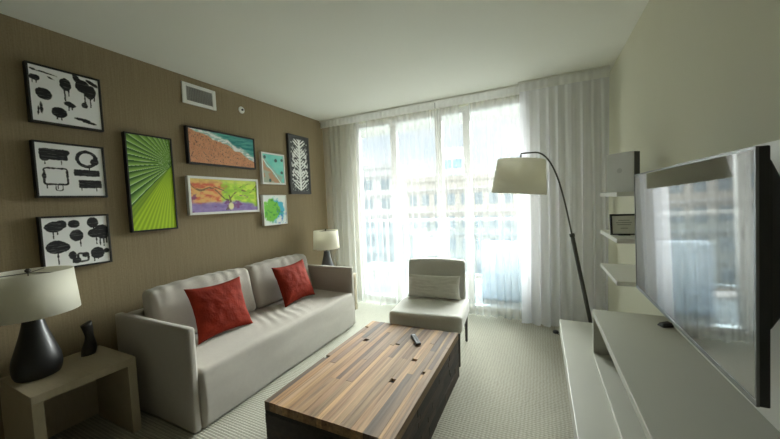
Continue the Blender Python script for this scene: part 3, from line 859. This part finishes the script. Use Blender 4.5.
for f in ((0, 1, 2, 3), (7, 6, 5, 4), (0, 4, 5, 1), (1, 5, 6, 2), (2, 6, 7, 3), (3, 7, 4, 0)): bm.faces.new([vs[i] for i in f])
link('rear_housing', bm, M['plastic'], t, bevel=.006)
link('wall_bracket', bx(((.0745, -.2, .22), (.204, .2, .42))), M['metal'], t)
o = link('wall_panel', bx(((.609, .1, .691), (XR - .001, 2.05, 1.528))), M['white'], None, bevel=.002)
tag(o, 'white backing panel fixed to the wall behind the television', 'panel')
bm = bmesh.new()
vs = [bm.verts.new(p) for p in ((-.03, -.022, 0), (.03, -.022, 0), (.03, .022, 0), (-.03, .022, 0), (-.02, -.014, .018), (.022, -.014, .024), (.022, .014, .024), (-.02, .014, .018))]
for f in ((3, 2, 1, 0), (4, 5, 6, 7), (0, 1, 5, 4), (1, 2, 6, 5), (2, 3, 7, 6), (3, 0, 4, 7)): bm.faces.new([vs[i] for i in f])
o = link('infrared_sensor', bm, M['plastic'], None, bevel=.004); o.location = (.578, 2.06, .6905); o.rotation_euler[2] = .4
tag(o, 'small black sensor puck on the console below the television corner', 'sensor')

# grey box on the top shelf
t = thing('storage_box', 'pale grey upright box with faint round mark on the topmost shelf', 'box', (.455, 2.44, 1.4005), math.radians(44))
link('box_body', bx(((.0, -.085, 0), (.05, .085, .245))), M['darkgrey'], t, bevel=.002)
link('front_cover', bx(((-.006, -.085, 0), (.0, .085, .247))), M['grey'], t, bevel=.001)
M['mark'] = mat('pale_embossed_mark', (.62, .65, .68), .5)
bm = lathe(bmesh.new(), [(.016, 0), (.016, .0006)], 24); lathe(bm, [(.008, .0006), (.008, .001)], 20)
bmesh.ops.rotate(bm, verts=bm.verts, matrix=Matrix.Rotation(-PI / 2, 3, 'Y'))
link('round_mark', bm, M['mark'], t).location = (-.0061, 0, .135)
# photo frame on the middle shelf
t = thing('photo_frame', 'small black frame with pale certificate on the middle floating shelf', 'photo frame', (.475, 2.42, 1.1255), math.radians(6))
tm = Matrix.Rotation(-.14, 4, 'X')
a, b, k = .075, .125, .012
link('frame_border', bx(((-a, 0, 0.004), (a, .012, k)), ((-a, 0, b), (a, .012, b + k)), ((-a, 0, k), (-a + k, .012, b)), ((a - k, 0, k), (a, .012, b)), mtx=tm), M['black'], t, bevel=.001)
link('frame_print', bx(((-a + k, .003, k), (a - k, .008, b)), mtx=tm), M['photo'], t)
M['ink'] = mat('grey_printed_text', (.28, .28, .26), .7)
bm = bmesh.new()
for i, (w_, z) in enumerate(((.03, .095), (.042, .08), (.036, .068), (.02, .045))): box(bm, (-w_, .0022, z), (w_, .0029, z + .0035), tm)
link('printed_lines', bm, M['ink'], t)
link('stand', bx(((-.03, .0, 0), (.03, .065, .004))), M['black'], t)

# ------------------------------------------------------------------ balcony and city beyond
struct(link('trim_balcony_floor', bx(((-6, YW + .12, -.22), (3, 5.6, -.02))), M['paving']))
struct(link('trim_balcony_soffit', bx(((-6, YW + .12, 2.63), (3, 5.25, 2.85))), M['concrete']))
t = thing('balcony_railing', 'white metal balcony railing with pale glass panels behind the sheer curtains', 'railing', (-1.5, 5.45, -.02))
link('handrail', bx(((-4, -.03, 1.04), (4, .03, 1.08))), M['outwhite'], t, bevel=.004)
link('bottom_rail', bx(((-4, -.02, .08), (4, .02, .12))), M['outwhite'], t)
for i in range(7):
    x = -3.6 + i * 1.2
    link('rail_post', bx(((x - .02, -.02, 0), (x + .02, .02, 1.04))), M['outwhite'], t)
    if i < 6: link('glass_panel', bx(((x + .03, -.006, .12), (x + 1.17, .006, 1.02))), M['railglass'], t)
# patio furniture
t = thing('patio_sofa', 'pale blue outdoor sofa on the balcony seen through the right sheer curtain', 'outdoor sofa', (-.30, 4.75, -.02))
link('sofa_back', softbox((-.46, -.32, .0), (.6, -.16, .82), .03, 20, 6, 16), M['patio'], t, smooth=True)
link('sofa_seat', softbox((-.46, -.15, .0), (.6, .42, .42), .03, 20, 12, 8), M['patio'], t, smooth=True)
t = thing('patio_chair', 'white slatted outdoor chair on the balcony behind the indoor grey chair', 'outdoor chair', (-1.62, 4.85, -.02), .3)
bm = bmesh.new()
for i in range(6): box(bm, (-.25, -.25 + i * .085, .40), (.25, -.185 + i * .085, .42))
link('seat', bm, M['outwhite'], t)
bm = bmesh.new()
for i in range(5): box(bm, (-.25, .24, .48 + i * .085), (.25, .26, .54 + i * .085))
box(bm, (-.27, .238, .42), (-.245, .262, .92)); box(bm, (.245, .238, .42), (.27, .262, .92))
link('backrest', bm, M['outwhite'], t)
for a in (-.24, .24):
    for b in (-.23, .23): link('leg', bx(((a - .02, b - .02, 0), (a + .02, b + .02, .40))), M['outwhite'], t)
t = thing('patio_table', 'low white slatted outdoor table on the balcony behind the left sheer curtain', 'outdoor table', (-2.55, 4.9, -.02))
bm = bmesh.new()
for i in range(7): box(bm, (-.35, -.30 + i * .087, .28), (.35, -.235 + i * .087, .30))
link('tabletop', bm, M['outwhite'], t)
for a in (-.32, .32):
    for b in (-.27, .27): link('leg', bx(((a - .02, b - .02, 0), (a + .02, b + .02, .28))), M['outwhite'], t)

def building(name, x0, x1, y, zb, zt, depth, wm, gm, nx, nz, label, ww=.5, wh=.45, ztop_off=1.0, rz=0):
    t = thing(name, label, 'building', ((x0 + x1) / 2, y, zb), rz)
    W = x1 - x0; H = zt - zb
    link('building_wall', bx(((-W / 2, 0, 0), (W / 2, depth, H))), wm, t)
    link('parapet', bx(((-W / 2 - .3, -.3, H), (W / 2 + .3, depth + .3, H + .6))), wm, t)
    dx = W / nx; dz = (H - ztop_off) / nz
    me = None
    for i in range(nx):
        for k in range(nz):
            if me is None:
                o = link('window', bx(((-dx * ww / 2, -.06, -dz * wh / 2), (dx * ww / 2, .02, dz * wh / 2))), gm, t); me = o
            else:
                o = me.copy(); COL.objects.link(o); o.parent = t
            o.location = (-W / 2 + dx * (i + .5), 0, dz * (k + .5))
    for k in range(nz):
        link('floor_band', bx(((-W / 2 - .1, -.5, dz * (k + .93)), (W / 2 + .1, 0, dz * (k + 1)))), M['stucco2'], t)
    return t
building('apartment_building', -16.5, -2.6, 40, -26, 3.9, 12, M['stucco'], M['wingl'], 8, 10, 'cream apartment block with window rows across the street', .55, .5)
building('glass_tower', -17.2, -13.3, 60, -30, 10.6, 6, M['stucco2'], M['towerglass'], 2, 14, 'slim blue glass tower rising behind the cream apartment block', .9, .62)
building('apartment_building', -42, -19.5, 42, -26, 6.5, 12, M['stucco2'], M['wingl'], 8, 11, 'white apartment block at left behind the curtains', .5, .5)
o = link('street_ground', bx(((-90, 6, -27), (60, 120, -26.2))), M['paving']); struct(o); o.name = 'floor_street'

# ------------------------------------------------------------------ light
wd = bpy.data.worlds.new('sky'); SC.world = wd; wd.use_nodes = True
nt = wd.node_tree; bg = nt.nodes['Background']
tc = N(nt, 'ShaderNodeTexCoord'); mp = N(nt, 'ShaderNodeMapping'); mp.inputs['Scale'].default_value = (1, 1, 2.6)
nt.links.new(tc.outputs['Generated'], mp.inputs['Vector'])
tn = N(nt, 'ShaderNodeTexNoise', Scale=3.2, Detail=6.0, Roughness=.55); nt.links.new(mp.outputs[0], tn.inputs['Vector'])
rp = N(nt, 'ShaderNodeValToRGB')
rp.color_ramp.elements[0].position = .44; rp.color_ramp.elements[0].color = (.78, .89, 1.0, 1)
rp.color_ramp.elements[1].position = .60; rp.color_ramp.elements[1].color = (1, 1, 1, 1)
nt.links.new(tn.outputs['Fac'], rp.inputs[0]); nt.links.new(rp.outputs[0], bg.inputs['Color'])
bg.inputs['Strength'].default_value = .6
sd = bpy.data.lights.new('sun', 'SUN'); sd.energy = .8; sd.angle = .01; sd.color = (1, .96, .88)
so = bpy.data.objects.new('sun', sd); COL.objects.link(so)
dirv = Vector((.35, .75, -.85)).normalized(); so.rotation_euler = dirv.to_track_quat('-Z', 'Y').to_euler()
# hazy bright sky seen as one very broad soft sun, low in front of the window
hd = bpy.data.lights.new('haze_sun', 'SUN'); hd.energy = 18.0; hd.angle = math.radians(52); hd.color = (.97, .99, .96)
ho = bpy.data.objects.new('haze_sun', hd); COL.objects.link(ho)
ho.rotation_euler = Vector((0, -.88, -.42)).normalized().to_track_quat('-Z', 'Y').to_euler()
# sky portal in the window opening
pd = bpy.data.lights.new('window_portal', 'AREA'); pd.shape = 'RECTANGLE'; pd.size = WW; pd.size_y = WZ; pd.cycles.is_portal = True
po = bpy.data.objects.new('window_portal', pd); COL.objects.link(po); po.location = ((WX0 + WX1) / 2, YW + .13, WZ / 2); po.rotation_euler = (-PI / 2, 0, 0)

# ------------------------------------------------------------------ camera
f, yaw, pitch, roll = 314.27334, math.radians(25.727906), math.radians(-3.14939), math.radians(-2.339613)
fw = Vector((-math.sin(yaw) * math.cos(pitch), math.cos(yaw) * math.cos(pitch), math.sin(pitch)))
ri = Vector((math.cos(yaw), math.sin(yaw), 0)); up = ri.cross(fw)
r2 = ri * math.cos(roll) + up * math.sin(roll); u2 = -ri * math.sin(roll) + up * math.cos(roll)
cd = bpy.data.cameras.new('camera'); cd.sensor_width = 36; cd.lens = f * 36 / 780; cd.clip_start = .02; cd.clip_end = 500
co = bpy.data.objects.new('camera', cd); COL.objects.link(co)
mw = Matrix((r2, u2, -fw)).transposed().to_4x4(); mw.translation = Vector((0, 0, 1.39608)); co.matrix_world = mw
SC.camera = co
SC.view_settings.view_transform = 'Standard'; SC.view_settings.look = 'None'; SC.view_settings.gamma = 1
SC.view_settings.use_curve_mapping = False
SC.view_settings.exposure = 1.12
SC.cycles.max_bounces = 10; SC.cycles.diffuse_bounces = 6; SC.cycles.transparent_max_bounces = 24
SC.cycles.transmission_bounces = 8; SC.cycles.sample_clamp_indirect = 8
SC.cycles.use_denoising = True
